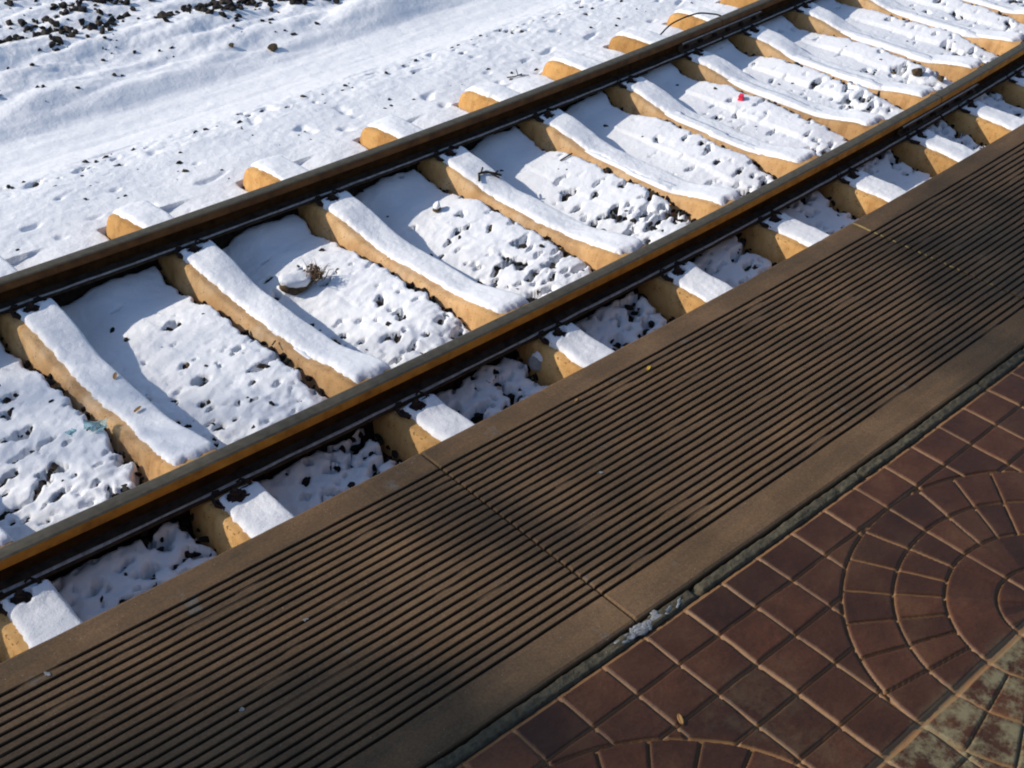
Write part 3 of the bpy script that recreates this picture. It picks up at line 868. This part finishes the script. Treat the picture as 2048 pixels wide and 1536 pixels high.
def crumple(name, s, t, z, size, seed, mat, label, cat, n=7, rot=0, thick=.0012, curl=.5):
    r = np.random.RandomState(seed)
    uu = np.linspace(-1, 1, n); U, V_ = np.meshgrid(uu, uu, indexing='ij')
    X = U * size[0] * (1 - .15 * r.rand(n, n)); Y = V_ * size[1] * (1 - .15 * r.rand(n, n))
    Z = size[2] * (curl * (U ** 2) + .5 * r.rand(n, n) + .3 * curl * V_)
    o = mesh_np(name, np.stack([X, Y, Z], -1), grid_faces(n, n), mat, smooth=False)
    o.matrix_world = frame(s, t, z, rot)
    md = o.modifiers.new("thickness", 'SOLIDIFY'); md.thickness = thick
    tag(o, label, cat)
    return o
gz_ = lambda s, t: float(sample(snow, s, t))
# red wrapper, folded
bm = bmesh.new()
bmesh.ops.create_cube(bm, size=1, matrix=Matrix.Diagonal((.034, .026, .034, 1)))
bmesh.ops.subdivide_edges(bm, edges=bm.edges, cuts=3, use_grid_fill=True)
for v in bm.verts:
    v.co += Vector((gn(v.co.x * 60, v.co.z * 60, 3), gn(v.co.y * 60, v.co.z * 60, 4), gn(v.co.x * 60, v.co.y * 60, 5))) * .008
o = bm_obj("wrapper", bm, M_RED); o.matrix_world = frame(1.127, .160, gz_(1.127, .160) + .010, .3)
tag(o, "small bright red crumpled wrapper on the snow between two sleepers", "litter")
crumple("scrap", -1.78, -.80, gz_(-1.78, -.83) + .004, (.030, .018, .014), 5, M_DRED, "dark red scrap half under the near rail", "litter", rot=.3)
crumple("plastic_piece", -3.125, -.141, gz_(-3.13, -.15) + .010, (.045, .024, .022), 8, M_SHARD, "clear bluish crumpled plastic piece at the foot of the left sleeper", "litter", rot=-.6)
crumple("plastic_piece", -3.20, -.085, gz_(-3.22, -.085) + .004, (.018, .012, .010), 9, M_SHARD, "tiny clear plastic piece just left of the bluish crumpled one", "litter", rot=.2)
def leaf(name, s, t, z, L, mat, label, rot, up=.006, cat="leaf"):
    n = 6; uu = np.linspace(-1, 1, n); vv = np.linspace(-1, 1, 4); U, V_ = np.meshgrid(uu, vv, indexing='ij')
    w = np.sqrt(np.clip(1 - U ** 2, .02, 1)) * .42
    o = mesh_np(name, np.stack([U * L, V_ * w * L, up * (.35 * V_ ** 2 + .25 * U)], -1), grid_faces(n, 4), mat, smooth=True)
    md = o.modifiers.new("thickness", 'SOLIDIFY'); md.thickness = .0008
    o.matrix_world = frame(s, t, z, rot)
    tag(o, label, cat)
ZC = ZSEAT - .057 + .024
leaf("leaf_scrap", -2.927, .081, ZC, .018, M_LEAF, "brown leaf scrap on a snowy sleeper, the one farther from the camera", .9, .010)
leaf("leaf_scrap", -2.965, -.163, ZC, .017, M_LEAF, "brown leaf scrap on a snowy sleeper, the one nearer the camera", .2, .012)
leaf("leaf", -2.152, -1.887, ZP + .003, .011, M_YLEAF, "tiny yellow leaf on the grooved slab near the platform edge", .4, .006)
leaf("leaf", -3.028, -2.824, ZP + .002, .013, M_LEAF, "crumpled yellowish leaf caught in a paving groove", 1.1, .006)
leaf("leaf", -2.42, -1.86, ZP + .002, .007, M_LEAF, "speck of brown leaf on the first groove of the platform slab", .2, .004)
def twig(name, pts, r, label, branches=(), cat="twig"):
    root = empty(name, Matrix.Translation(WV(*pts[0])))
    inv = root.matrix_world.inverted()
    bm = bmesh.new(); tube(bm, [inv @ WV(*p) for p in pts], r, 6)
    for b in branches: tube(bm, [inv @ WV(*p) for p in b], r * .7, 5)
    bm_obj("stick", bm, M_TWIG, root); tag(root, label, cat)
gq = lambda s, t, d=.006: (s, t, gz_(s, t) + d)
twig("twig", [gq(.41, 1.335), gq(.455, 1.31, .008), gq(.505, 1.30, .012)], .0038, "small dark forked twig on the snow beyond the far rail", [[gq(.475, 1.305, .01), gq(.50, 1.345, .03)], [gq(.48, 1.30, .01), gq(.53, 1.265, .006)]])
zt_ = -.134
twig("twig", [(-0.760, 0.375, zt_), (-0.725, 0.415, zt_ + .012), (-0.690, 0.405, zt_ + .014), (-0.660, 0.370, zt_ + .010), (-0.635, 0.345, zt_)], .0062, "black forked twig lying on a snowy sleeper", [[(-0.710, 0.415, zt_ + .01), (-0.675, 0.440, zt_ + .02)], [(-0.675, 0.385, zt_ + .01), (-0.660, 0.335, zt_)], [(-0.660, 0.370, zt_ + .01), (-0.620, 0.385, zt_ + .004)]])
twig("twig", [gq(-.22, .33), gq(-.17, .325, .008), gq(-.13, .33)], .004, "short dark stick on the snow right of the black twig")
twig("twig", [gq(-2.30, -.08 - .0, .003), gq(-2.33, -.10, .006)], .003, "tiny dark stick at the foot of the sleeper")
# cable looping up beside the far rail
pts = [(1.45, .83, -.235), (1.50, 1.02, -.215), (1.53, 1.075, -.18), (1.553, 1.059, -.14), (1.59, 1.05, -.112), (1.63, 1.038, -.09), (1.70, 1.004, -.062), (1.76, .99, -.056), (1.83, .977, -.058), (1.91, .955, -.075), (1.993, .932, -.10), (2.06, .89, -.15), (2.10, .84, -.22)]
def catmull(p, n=6):
    p = [Vector(q) for q in p]; o = []
    for i in range(len(p) - 1):
        a, b, c, d = p[max(i - 1, 0)], p[i], p[i + 1], p[min(i + 2, len(p) - 1)]
        for k in range(n):
            u = k / n
            o.append(.5 * ((2 * b) + (-a + c) * u + (2 * a - 5 * b + 4 * c - d) * u * u + (-a + 3 * b - 3 * c + d) * u ** 3))
    o.append(p[-1]); return o
bm = bmesh.new(); tube(bm, [WV(*q) for q in catmull(pts)], .0052, 8)
o = bm_obj("cable", bm, M_WIRE, smooth=True); tag(o, "thin black cable looping up beside the far rail at the joint", "cable")
# ice left in the gap behind the slabs
bm = bmesh.new(); r_ = random.Random(9)
for i in range(46):
    s = -2.90 + r_.gauss(0, .05); t = -2.582 + r_.gauss(0, .006)
    bmesh.ops.create_icosphere(bm, subdivisions=2, radius=r_.uniform(.003, .011), matrix=Matrix.Translation(WV(s, t, ZP - .006)) @ Matrix.Rotation(r_.uniform(-.5, .5), 4, 'Z') @ Matrix.Diagonal((r_.uniform(1, 2.6), .8, .35, 1)))
for v in bm.verts: v.co += Vector((gn(v.co.x * 150, v.co.y * 150, 1), gn(v.co.x * 150, v.co.y * 150, 2), .6 * gn(v.co.x * 190, v.co.y * 190, 3))) * .006
o = bm_obj("ice_patch", bm, M_ICE, smooth=True); tag(o, "lumpy whitish ice left in the gap at the end of the dark slab joint", "ice")
# crumbs on the slabs
for (s, t, q, lab) in ((-2.591, -2.129, .006, "whitish ice crumb on the grooves in the middle of the platform slab"), (-3.70, -2.203, .008, "whitish ice crumb on the grooves at lower left"),
                       (-3.963, -1.853, .010, "pale crumb beside the first groove at far left"), (-3.459, -2.071, .006, "tiny pale crumb on the grooves of the left slab")):
    bm = bmesh.new()
    for i in range(5):
        bmesh.ops.create_icosphere(bm, subdivisions=1, radius=q * r_.uniform(.3, .6), matrix=Matrix.Translation((r_.gauss(0, q * .45), r_.gauss(0, q * .3), q * .05)) @ Matrix.Rotation(r_.uniform(0, 3), 4, 'Z') @ Matrix.Diagonal((r_.uniform(.8, 2.2), .8, .35, 1)))
    o = bm_obj("crumb", bm, M_ICE); o.matrix_world = frame(s, t, ZP + .001); tag(o, lab, "crumb")

# ------------------------------------------------------------------ tree added out of view, its limbs placed to shade the platform
M_BARK = simple("grey_bark", [(.3, (.05, .04, .03)), (.7, (.14, .11, .08))], 12, .9, .5, .02, 30)
M_LEAVES = simple("tree_leaves", [(.3, (.03, .045, .012)), (.7, (.08, .09, .03))], 3, .8, 0)
spots = [(-3.80, -2.32, .32, 2.8), (-3.32, -2.50, .26, 1.8), (-4.05, -2.14, .22, 2.4), (-3.55, -2.46, .28, 2.6), (-3.9, -2.56, .24, 2), (-2.95, -2.02, .16, 1.2), (-3.02, -1.90, .12, .9),
         (-2.85, -2.16, .15, 1.1), (-2.55, -2.14, .10, .9), (-.90, -2.14, .28, 1.9), (-.52, -2.10, .30, 2.4), (-.78, -2.42, .30, 2.0), (-1.35, -2.45, .18, 1.0), (-1.25, -2.28, .18, .5), (-.25, -1.95, .3, .8),
         (-1.30, -2.60, .26, .7), (-1.7, -2.45, .12, .4), (.3, -2.0, .3, .8), (-.4, -2.5, .4, .8)]
rl = np.random.RandomState(12)
LV, centers = [], []
ts_ = np.array(to_sun)
e1 = np.cross(ts_, [0, 0, 1]); e1 /= np.linalg.norm(e1); e2 = np.cross(ts_, e1)
for (s, t, rad, dens) in spots:  # added leaf clumps, set along the sun's rays to shade each platform spot
    P = W(s, t, ZP); c = P + ts_ * rl.uniform(20, 22); centers.append(c)
    fore = math.sin(SUN_EL)
    n = int(dens * 3.2 * rad * rad * .55 / .0045)
    for _ in range(n):
        g = rl.normal(0, rad * .52, 2)
        off = W(s + g[0], t + g[1], ZP) - P
        q = c + off + ts_ * rl.normal(0, .3)
        a, b = rl.randn(3), rl.randn(3); a /= np.linalg.norm(a); b -= a * (a @ b); b /= np.linalg.norm(b)
        l, w = rl.uniform(.05, .09), rl.uniform(.025, .04)
        LV += [q - a * l, q + b * w, q + a * l, q - b * w]
tree = empty("added_shade_tree", Matrix.Translation(WV(-19.5, 12.5, -.3)))
inv = tree.matrix_world.inverted()
lo = mesh_np("crown", np.array(LV), np.arange(len(LV)).reshape(-1, 4), M_LEAVES, smooth=False); lo.parent = tree; lo.matrix_parent_inverse = inv
bm = bmesh.new()
base_ = Vector(WV(-19.5, 12.5, -.3)); top = base_ + Vector((.4, -.3, 9.2))
tube(bm, [base_, base_ + Vector((.1, 0, 3)), base_ + Vector((.2, -.2, 6.5)), top], [.26, .21, .17, .12], 12)
for c in centers:
    c = Vector(c.tolist()); m_ = top.lerp(c, .5) + Vector((0, 0, .25))
    tube(bm, [top - Vector((0, 0, .4)), m_, c], [.035, .018, .006], 5)
to = bm_obj("trunk", bm, M_BARK, smooth=True); to.parent = tree; to.matrix_parent_inverse = inv
tag(tree, "added leafy tree out of view, its limbs placed to shade the platform", "tree")
